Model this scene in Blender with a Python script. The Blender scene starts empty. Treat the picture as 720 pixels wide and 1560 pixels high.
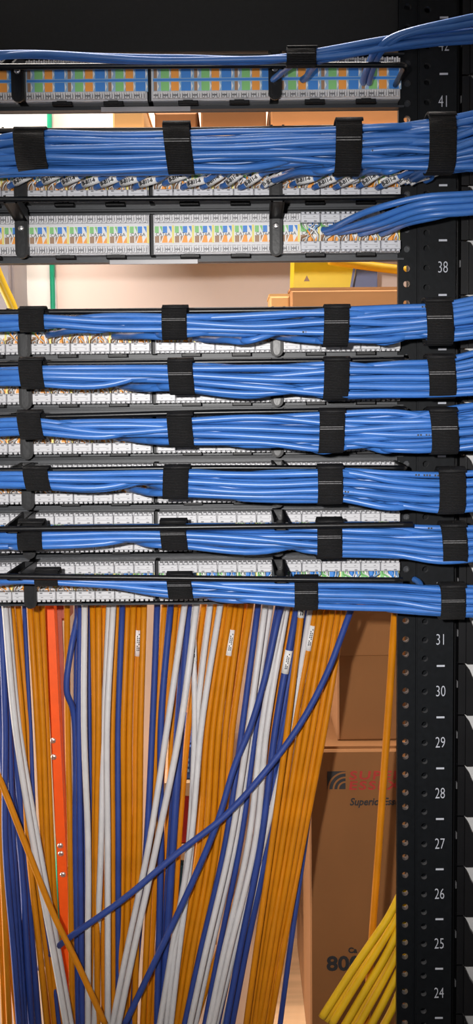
import bpy, math, random
from mathutils import Vector, Matrix
random.seed(7)
S = bpy.context.scene
COL = S.collection

# ------------------------------------------------------------------ camera
FPX = 2007.0                      # focal length in pixels of the 720 x 1560 frame
PITCH, ROLL = math.radians(5.4), 0.0095
CAMP = Vector((0.0, -1.11, 1.62))
cam_d = bpy.data.cameras.new('camera'); cam_d.sensor_fit = 'VERTICAL'; cam_d.sensor_height = 36.0
cam_d.lens = FPX / 1560.0 * 36.0; cam_d.clip_start = 0.02
cam = bpy.data.objects.new('camera', cam_d); COL.objects.link(cam)
RM = Matrix.Rotation(math.radians(90) - PITCH, 3, 'X') @ Matrix.Rotation(-ROLL, 3, 'Z')
cam.matrix_world = Matrix.Translation(CAMP) @ RM.to_4x4()
S.camera = cam

def U(px, py, y):
    """world point at depth plane y that was measured at pixel px, py"""
    d = RM @ Vector(((px - 360) / FPX, -(py - 780) / FPX, -1.0))
    return CAMP + d * ((y - CAMP.y) / d.y)
def PXS(y): return (y - CAMP.y) / FPX      # metres per pixel at depth y

# ------------------------------------------------------------------ world, lamps, exposure
S.view_settings.view_transform = 'Standard'; S.view_settings.look = 'None'
S.view_settings.gamma = 1.0; S.view_settings.exposure = 0.0; S.view_settings.use_curve_mapping = False
w = bpy.data.worlds.new('room_air'); S.world = w; w.use_nodes = True
w.node_tree.nodes['Background'].inputs[0].default_value = (1.0, 0.96, 0.92, 1)
w.node_tree.nodes['Background'].inputs[1].default_value = 0.10
def lamp(name, kind, loc, energy, color=(1, 1, 1), target=None, **kw):
    l = bpy.data.lights.new(name, kind); l.energy = energy; l.color = color
    for k, v in kw.items(): setattr(l, k, v)
    o = bpy.data.objects.new(name, l); COL.objects.link(o); o.location = loc
    if target is not None: o.rotation_euler = (Vector(target) - Vector(loc)).to_track_quat('-Z', 'Y').to_euler()
    return o
# the phone's flash, just beside the lens, and the room's ceiling tubes
lamp('flash', 'SPOT', (-0.055, -1.11, 1.65), 60, (1, 0.97, 0.94), U(360, 860, 0), spot_size=math.radians(51), spot_blend=1.0, shadow_soft_size=0.008)
lamp('ceiling_tube', 'AREA', (-0.3, -1.2, 2.66), 4, (1, 0.96, 0.9), (-0.1, -0.2, 1.4), shape='RECTANGLE', size=1.2, size_y=0.3)
lamp('ceiling_tube_rear', 'AREA', (-0.2, 0.36, 2.66), 34, (1, 0.93, 0.86), (-0.2, 0.60, 0), shape='RECTANGLE', size=1.2, size_y=0.3)

lamp('wall_fill', 'AREA', (-1.3, 0.44, 1.30), 27, (1, 0.90, 0.80), (0.0, 0.75, 1.25), shape='RECTANGLE', size=0.2, size_y=1.2)  # added fill with no known fixture, brightens the wall behind the hanging cables

# ------------------------------------------------------------------ materials
def mat(name, col, rough=0.5, metal=0.0, var=0.10, scale=40.0, bump=0.0, stretch=None, spec=0.5, coat=0.0, wave=None):
    m = bpy.data.materials.new(name); m.use_nodes = True
    nt = m.node_tree; b = nt.nodes['Principled BSDF']
    b.inputs['Roughness'].default_value = rough; b.inputs['Metallic'].default_value = metal
    b.inputs['Specular IOR Level'].default_value = spec; b.inputs['Coat Weight'].default_value = coat
    tc = nt.nodes.new('ShaderNodeTexCoord'); mp = nt.nodes.new('ShaderNodeMapping')
    nt.links.new(tc.outputs['Object'], mp.inputs[0])
    if stretch: mp.inputs['Scale'].default_value = stretch
    n = nt.nodes.new('ShaderNodeTexNoise'); n.inputs['Scale'].default_value = scale; n.inputs['Detail'].default_value = 4
    nt.links.new(mp.outputs[0], n.inputs[0])
    r = nt.nodes.new('ShaderNodeValToRGB')
    r.color_ramp.elements[0].position = 0.3; r.color_ramp.elements[1].position = 0.7
    r.color_ramp.elements[0].color = tuple(c * (1 - var) for c in col) + (1,)
    r.color_ramp.elements[1].color = tuple(min(1, c * (1 + var)) for c in col) + (1,)
    nt.links.new(n.outputs[0], r.inputs[0]); nt.links.new(r.outputs[0], b.inputs['Base Color'])
    h = n.outputs[0]
    if wave:
        r.color_ramp.elements[0].color = tuple(c * 0.5 for c in col) + (1,); r.color_ramp.elements[1].color = tuple(c * 3.2 for c in col) + (1,); r.color_ramp.elements[0].position = 0.45; r.color_ramp.elements[1].position = 0.95
        wv = nt.nodes.new('ShaderNodeTexWave'); wv.bands_direction = 'Z'; wv.inputs['Scale'].default_value = wave
        wv.inputs['Distortion'].default_value = 0.6; wv.inputs['Detail'].default_value = 1
        nt.links.new(tc.outputs['Object'], wv.inputs[0]); h = wv.outputs[0]
        mx = nt.nodes.new('ShaderNodeMath'); mx.operation = 'MULTIPLY'; nt.links.new(n.outputs[0], mx.inputs[0]); nt.links.new(h, mx.inputs[1])
        ad = nt.nodes.new('ShaderNodeMath'); ad.operation = 'MULTIPLY'; ad.inputs[1].default_value = 1.7; nt.links.new(mx.outputs[0], ad.inputs[0]); nt.links.new(ad.outputs[0], r.inputs[0])
    if bump:
        bp = nt.nodes.new('ShaderNodeBump'); bp.inputs['Strength'].default_value = bump; bp.inputs['Distance'].default_value = 0.001
        nt.links.new(h, bp.inputs['Height']); nt.links.new(bp.outputs[0], b.inputs['Normal'])
    return m
M = {
 'blue': mat('blue_jacket', (0.036, 0.140, 0.44), 0.36, var=0.10, scale=60),
 'shaded_blue': mat('shaded_blue_jacket', (0.018, 0.045, 0.22), 0.5, var=0.12, scale=50),  # blue of the hanging cables, darkened in the colour for the shade there
 'orange': mat('orange_jacket', (0.52, 0.178, 0.001), 0.5, var=0.10, scale=50, spec=0.3),
 'white': mat('white_jacket', (0.55, 0.535, 0.54), 0.45, var=0.06, scale=60),
 'yellow': mat('yellow_jacket', (0.72, 0.43, 0.008), 0.45, var=0.08, scale=50),
 'green': mat('green_jacket', (0.005, 0.30, 0.16), 0.45, var=0.06),
 'black': mat('black_powder_coat', (0.004, 0.0045, 0.006), 0.30, var=0.25, scale=300, bump=0.05, spec=0.3),
 'blackp': mat('black_plastic', (0.006, 0.006, 0.007), 0.4, var=0.15, spec=0.18),
 'panel': mat('dark_panel_steel', (0.011, 0.014, 0.020), 0.42, var=0.12, scale=120, bump=0.04, spec=0.35),
 'post': mat('black_post_paint', (0.0045, 0.0055, 0.007), 0.5, var=0.2, scale=220, bump=0.10, spec=0.10),
 'hole': mat('raw_steel_thread', (0.20, 0.20, 0.21), 0.45, metal=0.4),  # bare thread steel, kept pale so the lit crescents in the holes show
 'print': mat('pale_print', (0.42, 0.44, 0.50), 0.6),
 'ink': mat('dark_ink', (0.012, 0.012, 0.014), 0.6),
 'strap': mat('strap_loop_pile', (0.0065, 0.0065, 0.0075), 0.85, var=0.3, scale=900, bump=1.0, wave=260, spec=0.3),
 'hook': mat('strap_hook_face', (0.009, 0.009, 0.010), 0.6, var=0.3, scale=1200, bump=0.6, spec=0.3),
 'stitch': mat('grey_stitching', (0.12, 0.12, 0.125), 0.7, var=0.4, scale=900, stretch=(1, 1, 1)),
 'block': mat('white_block_plastic', (0.58, 0.58, 0.60), 0.45, var=0.05),
 'cap': mat('grey_white_cap_plastic', (0.48, 0.49, 0.53), 0.4, var=0.05),
 'capw': mat('white_cap_plastic', (0.50, 0.50, 0.52), 0.4, var=0.04),
 'slot': mat('contact_slot', (0.13, 0.13, 0.14), 0.5, metal=0.3),
 'lgreen': mat('label_green', (0.20, 0.52, 0.17), 0.5), 'lblue': mat('label_blue', (0.02, 0.20, 0.62), 0.5),
 'lorange': mat('label_orange', (0.80, 0.30, 0.03), 0.5), 'lbrown': mat('label_brown', (0.30, 0.17, 0.09), 0.5),
 'lyellow': mat('label_yellow', (0.75, 0.66, 0.16), 0.5), 'lwhite': mat('label_white', (0.72, 0.72, 0.72), 0.5),
 'lcyan': mat('label_pale_blue', (0.25, 0.42, 0.62), 0.5),
 'clear': mat('clear_label_holder', (0.30, 0.29, 0.30), 0.25),
 'steel': mat('bright_steel', (0.62, 0.61, 0.60), 0.28, metal=0.9),
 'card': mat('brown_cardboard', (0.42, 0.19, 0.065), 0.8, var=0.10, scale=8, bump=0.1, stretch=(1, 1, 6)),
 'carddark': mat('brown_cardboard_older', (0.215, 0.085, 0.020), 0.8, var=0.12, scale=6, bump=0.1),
 'cardlight': mat('tan_cardboard', (0.55, 0.32, 0.12), 0.8, var=0.08, scale=10),
 'tape': mat('tan_tape', (0.40, 0.22, 0.10), 0.35),
 'red_ink': mat('red_ink', (0.36, 0.018, 0.010), 0.6),
 'ylwbox': mat('yellow_carton', (0.88, 0.64, 0.0), 0.45, var=0.04), 'slate': mat('slate_blue_print', (0.16, 0.19, 0.36), 0.5),
 'ply': mat('plywood', (0.74, 0.53, 0.40), 0.6, var=0.12, scale=5, bump=0.05, stretch=(7, 7, 0.6)),
 'paint': mat('pale_pink_wall_paint', (0.78, 0.62, 0.54), 0.6, var=0.03, scale=6),
 'wood': mat('pale_wood', (0.62, 0.40, 0.22), 0.55, var=0.2, scale=6, stretch=(1, 6, 8)),
 'wb': mat('white_board_laminate', (0.86, 0.81, 0.75), 0.4, var=0.02), 'grey': mat('grey_cabinet_paint', (0.30, 0.27, 0.28), 0.5, var=0.04),
 'palegrey': mat('pale_grey_paint', (0.50, 0.50, 0.50), 0.6, var=0.05, scale=5),
 'ladder': mat('orange_fibreglass', (0.80, 0.095, 0.002), 0.42, var=0.05, scale=80), 'rung': mat('dark_red_rung', (0.30, 0.05, 0.025), 0.5),
 'floor': mat('grey_floor_tile', (0.30, 0.30, 0.29), 0.5, var=0.1, scale=8), 'ceil': mat('white_ceiling', (0.7, 0.7, 0.68), 0.8, var=0.04, scale=20),
 'bookblue': mat('blue_carton', (0.03, 0.10, 0.36), 0.5), 'bookred': mat('red_carton', (0.45, 0.02, 0.02), 0.5), 'teal': mat('dark_teal_carton', (0.01, 0.06, 0.09), 0.5),
}

# ------------------------------------------------------------------ mesh helpers
class MB:
    def __init__(s): s.v = []; s.f = []; s.m = []; s.mats = []
    def mi(s, k):
        if k not in s.mats: s.mats.append(k)
        return s.mats.index(k)
    def poly(s, pts, k):
        n = len(s.v); s.v += [tuple(p) for p in pts]; s.f.append(tuple(range(n, n + len(pts)))); s.m.append(s.mi(k))
    def hexa(s, p, k):
        """eight corners: bottom ring 0-3, top ring 4-7"""
        n = len(s.v); s.v += [tuple(q) for q in p]; i = s.mi(k)
        for q in ((3, 2, 1, 0), (4, 5, 6, 7), (0, 1, 5, 4), (1, 2, 6, 5), (2, 3, 7, 6), (3, 0, 4, 7)):
            s.f.append(tuple(n + a for a in q)); s.m.append(i)
    def box(s, x0, x1, y0, y1, z0, z1, k, c=0.0):
        """box; c chamfers the four edges of the side that faces the viewer (low y)"""
        if c:
            s.hexa([(x0, y0 + c, z0), (x1, y0 + c, z0), (x1, y1, z0), (x0, y1, z0), (x0, y0 + c, z1), (x1, y0 + c, z1), (x1, y1, z1), (x0, y1, z1)], k)
            s.f.pop(-4); s.m.pop(-4)      # the viewer side is replaced by the chamfer
            n = len(s.v); i = s.mi(k)
            s.v += [(x0 + c, y0, z0 + c), (x1 - c, y0, z0 + c), (x1 - c, y0, z1 - c), (x0 + c, y0, z1 - c)]
            o = n - 8
            for q in ((o, o + 1, n + 1, n), (o + 1, o + 5, n + 2, n + 1), (o + 5, o + 4, n + 3, n + 2), (o + 4, o, n, n + 3), (n, n + 1, n + 2, n + 3)):
                s.f.append(q); s.m.append(i)
        else:
            s.hexa([(x0, y0, z0), (x1, y0, z0), (x1, y1, z0), (x0, y1, z0), (x0, y0, z1), (x1, y0, z1), (x1, y1, z1), (x0, y1, z1)], k)
    def prism(s, pts, y0, y1, k):
        """outline in x, z extruded along y"""
        n = len(s.v); L = len(pts); i = s.mi(k)
        s.v += [(p[0], y0, p[1]) for p in pts] + [(p[0], y1, p[1]) for p in pts]
        s.f.append(tuple(range(n, n + L))); s.m.append(i); s.f.append(tuple(range(n + 2 * L - 1, n + L - 1, -1))); s.m.append(i)
        for a in range(L):
            b = (a + 1) % L; s.f.append((n + b, n + a, n + L + a, n + L + b)); s.m.append(i)
    def tube(s, pts, r, k, sides=8, flat=1.0):
        n = len(s.v); i = s.mi(k); N = len(pts); pts = [Vector(p) for p in pts]
        up = None
        for a in range(N):
            t = (pts[min(a + 1, N - 1)] - pts[max(a - 1, 0)]).normalized()
            if up is None: up = t.orthogonal().normalized()
            u_ = (up - t * up.dot(t)).normalized(); up = u_; v_ = t.cross(u_)
            rr = r[a] if isinstance(r, (list, tuple)) else r
            for q in range(sides):
                an = 2 * math.pi * q / sides; s.v.append(tuple(pts[a] + u_ * math.cos(an) * rr + v_ * math.sin(an) * rr * flat))
        for a in range(N - 1):
            for q in range(sides):
                b = (q + 1) % sides
                s.f.append((n + a * sides + q, n + a * sides + b, n + (a + 1) * sides + b, n + (a + 1) * sides + q)); s.m.append(i)
        s.f.append(tuple(n + q for q in range(sides - 1, -1, -1))); s.m.append(i)
        s.f.append(tuple(n + (N - 1) * sides + q for q in range(sides))); s.m.append(i)
    def mesh(s, name, smooth=False):
        me = bpy.data.meshes.new(name); me.from_pydata(s.v, [], s.f)
        for k in s.mats: me.materials.append(M[k])
        me.polygons.foreach_set('material_index', s.m)
        if smooth: me.polygons.foreach_set('use_smooth', [True] * len(s.f))
        me.update(); return me
def link(name, me, parent=None, loc=None):
    o = bpy.data.objects.new(name, me); COL.objects.link(o)
    if parent is not None: o.parent = parent
    if loc is not None: o.location = loc
    return o
def tag(o, label=None, cat=None, group=None, kind=None):
    for k, v in (('label', label), ('category', cat), ('group', group), ('kind', kind)):
        if v: o[k] = v
    return o
def thing(name, label, cat, loc, group=None):
    o = bpy.data.objects.new(name, None); o.empty_display_size = 0.02; COL.objects.link(o); o.location = loc
    return tag(o, label, cat, group)
ORD = ['', 'first', 'second', 'third', 'fourth', 'fifth', 'sixth', 'seventh', 'eighth', 'ninth', 'tenth', 'eleventh', 'twelfth', 'thirteenth', 'fourteenth', 'fifteenth', 'sixteenth', 'seventeenth', 'eighteenth', 'nineteenth', 'twentieth']
TENS = {20: 'twenty', 30: 'thirty', 40: 'forty', 50: 'fifty'}
def nth(n):
    if n <= 20: return ORD[n]
    return {30: 'thirtieth', 40: 'fortieth', 50: 'fiftieth'}[n] if n % 10 == 0 else TENS[n // 10 * 10] + '-' + ORD[n % 10]

# lettering, turned into meshes while the scene is still small; it faces the viewer (low y), centred on its own origin
def text_mesh(body, size, key, offset=0.0, shear=0.0, extrude=0.0003, width=1.0, align='CENTER', space=1.0):
    c = bpy.data.curves.new('lettering', 'FONT'); c.body = body; c.size = size; c.offset = offset; c.shear = shear
    c.extrude = extrude; c.align_x = align; c.align_y = 'CENTER'; c.resolution_u = 3; c.space_character = space
    o = bpy.data.objects.new('lettering', c); COL.objects.link(o)
    dg = bpy.context.evaluated_depsgraph_get(); me = bpy.data.meshes.new_from_object(o.evaluated_get(dg))
    bpy.data.objects.remove(o); bpy.data.curves.remove(c)
    me.transform(Matrix.Rotation(math.radians(90), 4, 'X') @ Matrix.Diagonal((width, 1, 1, 1)))
    me.materials.clear(); me.materials.append(M[key]); return me
TXT = {n: text_mesh(str(n), 0.0135, 'print', width=0.66, offset=-0.00015) for n in range(22, 46)}
TXT_CAT = text_mesh('CAT6A', 0.0038, 'ink', extrude=0.0001)
TXT_FLAG = text_mesh('B-B11-6', 0.0040, 'ink', extrude=0.0001, offset=0.00015)
TXT_SUP = text_mesh('SUPERIOR', 0.0136, 'red_ink', offset=0.00028, shear=0.10, width=1.45, space=1.17, align='LEFT')
TXT_ESS = text_mesh('ESSEX', 0.0136, 'red_ink', offset=0.00028, shear=0.10, width=1.45, space=1.17, align='LEFT')
TXT_SE = text_mesh('SuperiorEssex', 0.0120, 'ink', offset=0.00025, shear=0.25, width=0.90, align='LEFT')
TXT_800 = text_mesh('800', 0.024, 'ink', offset=0.0007, width=1.1, align='LEFT')
TXT_CA = text_mesh('Ca', 0.009, 'ink', offset=0.0003, align='LEFT')

# ------------------------------------------------------------------ the room
FLOOR = 0.0
WALL_Y = 0.75
def struct(name, mb): return tag(link(name, mb.mesh(name)), kind='structure')
b = MB(); b.box(-2.2, 1.2, -2.2, WALL_Y, -0.1, 0, 'floor'); struct('floor', b)
b = MB(); b.box(-2.2, 1.2, -2.2, WALL_Y, 2.7, 2.8, 'ceil'); struct('ceiling', b)
wz = U(300, 640, WALL_Y).z
b = MB(); b.box(-2.2, 1.2, WALL_Y, WALL_Y + 0.1, wz, 2.7, 'paint'); struct('wall_back', b)
# plywood backboard sheets on the lower wall
bw = MB(); bw.box(-2.2, 1.2, WALL_Y + 0.012, WALL_Y + 0.1, 0, wz, 'paint'); lower = struct('wall_back_lower', bw)
for i in range(5):
    x0 = -2.05 + i * 0.62
    p = MB(); p.box(x0, x0 + 0.617, WALL_Y - 0.006, WALL_Y + 0.012, 0.02, wz - 0.002, 'ply', 0.001); link('plywood_panel', p.mesh('plywood_panel'), lower)
b = MB(); b.box(1.2, 1.3, -2.2, WALL_Y, 0, 2.7, 'palegrey'); struct('wall_right', b)
b = MB(); b.box(-2.3, -2.2, -2.2, WALL_Y, 0, 2.7, 'palegrey'); struct('wall_left', b)

# ------------------------------------------------------------------ rack post
POST_Y = -0.010
UH = 0.04445
z31 = U(671, 975, POST_Y).z
def uz(n): return z31 + (n - 31) * UH
xa, xb, xc = U(606, 975, POST_Y).x, U(634, 975, POST_Y).x, U(690, 975, POST_Y).x
h1, h2 = U(618.5, 975, POST_Y).x, U(647, 975, POST_Y).x
post = thing('rack_post', 'black steel equipment rack post with white unit numbers and punched holes', 'rack', (xb, POST_Y, FLOOR))
def perforated(xl, xr, hx, y, th, zs, hr, zlo, zhi):
    """steel strip from zlo to zhi with round holes at heights zs"""
    mb = MB(); zs = sorted(zs); k = 'post'; i = mb.mi(k)
    edges = [zlo] + [(a + c) / 2 for a, c in zip(zs, zs[1:])] + [zhi]
    NS = 12
    for q, hz in enumerate(zs):
        z0, z1 = edges[q], edges[q + 1]
        ring = [(hx + hr * math.cos(2 * math.pi * (j + .5) / NS), hz + hr * math.sin(2 * math.pi * (j + .5) / NS)) for j in range(NS)]
        def edge(px, pz):
            dx, dz = px - hx, pz - hz; t = 1e9
            if dx > 1e-9: t = min(t, (xr - hx) / dx)
            if dx < -1e-9: t = min(t, (xl - hx) / dx)
            if dz > 1e-9: t = min(t, (z1 - hz) / dz)
            if dz < -1e-9: t = min(t, (z0 - hz) / dz)
            return (hx + dx * t, hz + dz * t)
        outer = [edge(*p) for p in ring]
        corners = [(xr, z1), (xl, z1), (xl, z0), (xr, z0)]
        for yy, flip in ((y, False), (y + th, True)):
            for j in range(NS):
                a, c = j, (j + 1) % NS
                poly = [ring[a], outer[a]]
                oa, oc = outer[a], outer[c]
                if abs(oa[0] - oc[0]) > 1e-7 and abs(oa[1] - oc[1]) > 1e-7:
                    poly.append(min(corners, key=lambda cc: (cc[0] - (oa[0] + oc[0]) / 2) ** 2 + (cc[1] - (oa[1] + oc[1]) / 2) ** 2))
                poly += [oc, ring[c]]
                pts = [(p[0], yy, p[1]) for p in poly]
                mb.poly(pts[::-1] if not flip else pts, k)
        for j in range(NS):
            c = (j + 1) % NS
            mb.poly([(ring[j][0], y, ring[j][1]), (ring[c][0], y, ring[c][1]), (ring[c][0], y + th, ring[c][1]), (ring[j][0], y + th, ring[j][1])], 'hole')
    for x in (xl, xr):
        mb.poly([(x, y, zlo), (x, y, zhi), (x, y + th, zhi), (x, y + th, zlo)], k)
    return mb
ZLO, ZHI = uz(5) - UH / 2, uz(46) + UH / 2
hz2 = [uz(n) + d for n in range(6, 46) for d in (-0.015875, 0, 0.015875)]
hz1 = [z + 0.0 for z in [uz(n) + d for n in range(6, 46) for d in (-0.0127, 0, 0.015875)]]
mb = perforated(xb + 0.0008, xc, h2, POST_Y, 0.006, hz2, 0.0026, ZLO, ZHI); link('front_face', mb.mesh('front_face'), post, (-xb, -POST_Y, -FLOOR))
mb = perforated(xa, xb - 0.0004, h1, POST_Y + 0.004, 0.008, hz1, 0.0028, ZLO, ZHI); link('mounting_flange', mb.mesh('mounting_flange'), post, (-xb, -POST_Y, -FLOOR))
mb = MB()
mb.box(xb - 0.0004, xb + 0.0008, POST_Y + 0.001, POST_Y + 0.07, ZLO, ZHI, 'post')
mb.box(xb + 0.002, xc - .003, POST_Y + 0.016, POST_Y + 0.019, ZLO, ZHI, 'post')
mb.box(xc - 0.003, xc, POST_Y + 0.004, POST_Y + 0.07, ZLO, ZHI, 'post')
link('web', mb.mesh('web'), post, (-xb, -POST_Y, 0))
mb = MB(); mb.box(xa - 0.05, xc, POST_Y - 0.06, POST_Y + 0.1, 0.0, 0.006, 'post'); mb.box(xa, xc, POST_Y, POST_Y + 0.07, 0.006, ZLO, 'post'); link('foot', mb.mesh('foot'), post, (-xb, -POST_Y, 0))
xnum = U(671, 975, POST_Y).x - xb
dash = MB(); dash.box(-0.0034, 0.0034, -0.0003, 0.0002, -0.0008, 0.0008, 'print'); dash_me = dash.mesh('unit_mark')
for n in range(23, 45):
    link('unit_number', TXT[n], post, (xnum, -0.0001, uz(n) - FLOOR))
    link('unit_mark', dash_me, post, (xnum, 0, uz(n) - UH / 2))
# its twin at the other end of the panels
twin = post.copy(); COL.objects.link(twin); twin.location.x = U(-186, 355, 0).x - (xa - xb) - (xc - xa); twin['label'] = 'matching black rack post at the far end of the panels, beyond the frame'
for ch in list(post.children):
    c = ch.copy(); COL.objects.link(c); c.parent = twin
# screws that hold the panels to the flange
def screw_mesh(r, h):
    mb = MB(); pts = [(0, h, 0), (0, h * 0.3, 0), (0, 0, 0)]
    mb.tube([(0, 0, 0), (0, -h * 0.55, 0), (0, -h * 0.9, 0), (0, -h, 0)], [r, r, r * 0.8, r * 0.35], 'steel', 10)
    mb.box(-r * 0.6, r * 0.6, -h * 1.05, -h * 0.9, -r * 0.12, r * 0.12, 'slot'); return mb.mesh('screw', True)
SCREW = screw_mesh(0.0026, 0.0016)

# ------------------------------------------------------------------ vertical cable manager beside the post
VX0, VX1 = U(693, 975, 0.0).x, U(800, 975, 0.0).x
vm = thing('vertical_cable_manager', 'black vertical cable manager with curved fingers beyond the rack post', 'cable manager', (VX0, 0.02, FLOOR))
def rel(mb, name, par): return link(name, mb.mesh(name), par, (-par.location.x, -par.location.y, -par.location.z))
xf = U(706, 1200, 0.0).x
mb = MB(); mb.box(VX0, xf, 0.012, 0.06, 0.006, 2.1, 'blackp'); mb.box(VX0, xf + 0.06, -0.02, 0.1, 0, 0.006, 'blackp'); rel(mb, 'spine', vm)
mb = MB(); mb.box(VX0 + 0.002, xf - 0.002, 0.002, 0.012, 0.02, 2.08, 'blackp', 0.002); rel(mb, 'rib', vm)
clip = MB(); clip.box(-0.0007, 0.0007, -0.002, 0.002, -0.003, 0.003, 'hole', 0.0004); clip_me = clip.mesh('clip')
for n in range(22, 46):
    zt = uz(n) + UH * 0.52       # underside of the finger above
    reach = 0.055
    top = [(xf, zt + UH * 0.96), (xf + 0.002, zt + UH * 0.90), (xf + 0.005, zt + UH * 0.74), (xf + 0.010, zt + UH * 0.56), (xf + 0.024, zt + UH * 0.40), (xf + reach, zt + UH * 0.3)]
    out = top + [(xf + reach, zt), (xf, zt)]
    mb = MB(); mb.prism(out[::-1], -0.008, 0.0, 'blackp'); mb.prism([(xf - 0.006, zt + UH * 0.97), (xf, zt + UH * 0.97), (xf, zt), (xf - 0.006, zt)][::-1], -0.004, 0.03, 'blackp'); rel(mb, 'finger', vm)
    link('clip', clip_me, vm, (U(697, 975, 0).x - VX0, -0.019, uz(n) + 0.004))
mb = MB(); mb.box(xf + 0.001, xf + 0.12, 0.012, 0.016, 0.006, 2.2, 'palegrey', 0.001); bs = rel(mb, 'backing_sheet', vm); bs['label'] = 'pale grey backing sheet'

# ------------------------------------------------------------------ patch panels
FACE = -0.022
sp = PXS(FACE)
XB = [U(px, 355, FACE).x for px in (-149, 42, 233, 425)]     # left edges of the four punch-down blocks
BW = 182 * sp
BH = 59 * sp
PW = BW / 6.05                                               # one port's width
TOPS = [90, 245, 326, 478, 554, 630, 706, 780, 855]
ROW = ['topmost patch panel', 'second patch panel from the top', 'third patch panel from the top, above the bare wall gap', 'fourth patch panel from the top, just below the wall gap',
       'fifth patch panel from the top', 'fourth patch panel from the bottom', 'third patch panel from the bottom', 'second patch panel from the bottom', 'lowest patch panel, above the hanging cables']
ZC = [U(330, t + 29.5, FACE).z for t in TOPS]

def block_body(striped):
    mb = MB(); mb.box(0, BW, 0, 0.0215 - 0.004, -BH / 2, BH / 2, 'block', 0.0006)
    # two raised rails that carry the contact rows
    for s in (1, -1):
        z0 = s * BH * 0.285; z1 = s * BH * 0.47
        mb.box(0.001, BW - 0.001, -0.003, 0, min(z0, z1), max(z0, z1), 'block', 0.0005)
    return mb.mesh('block_body')
def comb():
    """a row of small contact posts with slots between them"""
    mb = MB(); n = 48; p = (BW - 0.004) / n
    for q in range(n):
        x = 0.002 + q * p; tall = BH * (0.17 if q % 2 else 0.13)
        mb.box(x + p * 0.12, x + p * 0.72, -0.0062, -0.003, -tall / 2, tall / 2, 'block')
        mb.box(x + p * 0.78, x + p * 1.02, -0.0034, -0.003, -tall * 0.32, tall * 0.32, 'slot')
        if q % 4 == 1: mb.box(x - p * 0.9, x + p * 0.9, -0.0066, -0.0062, -tall * 0.16, tall * 0.05, 'slot')
    return mb.mesh('contact_row')
def cap(key):
    """a wire cap over one port's four contacts: castellated outer edge, little dark notches"""
    mb = MB(); W_ = PW * 0.97; H_ = BH * 0.27
    mb.box(-W_ / 2, W_ / 2, -0.009, -0.0, -H_ / 2, H_ / 2 * 0.62, key, 0.0007)
    for q in range(4):
        x = -W_ / 2 + W_ * (q + 0.5) / 4
        mb.box(x - W_ * 0.085, x + W_ * 0.085, -0.0085, -0.001, H_ / 2 * 0.60, H_ / 2, key, 0.0004)
    for q in (-1, 1):
        mb.box(q * W_ * 0.25 - 0.0011, q * W_ * 0.25 + 0.0011, -0.0093, -0.0085, -H_ * 0.42, -H_ * 0.30, 'slot')
        mb.box(q * W_ * 0.25 - 0.0016, q * W_ * 0.25 + 0.0002, -0.0093, -0.0085, H_ * 0.02, H_ * 0.07, 'slot')
    mb.box(-W_ * 0.36, W_ * 0.36, -0.0094, -0.0088, -H_ * 0.12, -H_ * 0.10, 'slot')
    return mb.mesh('wire_cap')
def port_card():
    """one port's colour card: printed shapes, flat ink on a thin card"""
    mb = MB(); W_ = PW; H_ = BH * 0.44
    mb.box(-W_ / 2, W_ / 2, -0.0010, 0, -H_ / 2, H_ / 2, 'lwhite')
    def ink(pts, k): mb.poly([(x * W_, -0.00112, z * H_) for x, z in pts], k)
    ink([(.40, -.5), (.5, -.5), (.5, .5), (.40, .5)], 'lyellow')
    ink([(-.46, .08), (-.26, .08), (-.26, .46), (-.46, .46)], 'lgreen'); ink([(-.08, .08), (-.08, .46), (-.22, .46)], 'lgreen')
    ink([(-.06, .08), (.16, .08), (.16, .46), (-.06, .46)], 'lblue'); ink([(.38, .08), (.38, .46), (.22, .46)], 'lblue')
    ink([(-.46, -.48), (-.24, -.48), (-.24, -.10), (-.46, -.10)], 'lbrown'); ink([(-.18, -.48), (-.05, -.10), (-.18, -.10)], 'lbrown')
    ink([(-.12, -.48), (.18, -.48), (.14, -.06), (.0, -.06)], 'lorange'); ink([(.2, -.48), (.4, -.48), (.38, -.12)], 'lorange')
    return mb.mesh('port_card')
def stripe_card():
    """striped colour card of the topmost panel: same colours in both rows"""
    mb = MB(); W_ = PW * 2; H_ = BH * 0.56
    mb.box(-W_ / 2, W_ / 2, -0.0010, 0, -H_ / 2, H_ / 2, 'lcyan')
    cols = [('lbrown', -.48, -.40), ('lgreen', -.30, -.10), ('lorange', -.05, .14), ('lblue', .20, .44)]
    for k, a, c in cols:
        for z0, z1 in ((.08, .48), (-.48, -.08)):
            mb.poly([(a * W_, -.00112, z0 * H_), (c * W_, -.00112, z0 * H_), (c * W_, -.00112, z1 * H_), (a * W_, -.00112, z1 * H_)], k)
            mb.poly([((c + .005) * W_, -.00114, z0 * H_), ((c + .05) * W_, -.00114, (z0 + z1) / 2 * H_), ((c + .005) * W_, -.00114, z1 * H_)], 'lwhite')
    mb.poly([(-.5 * W_, -.00116, -.05 * H_), (.5 * W_, -.00116, -.05 * H_), (.5 * W_, -.00116, .05 * H_), (-.5 * W_, -.00116, .05 * H_)], 'lblue')
    return mb.mesh('port_card')
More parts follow.
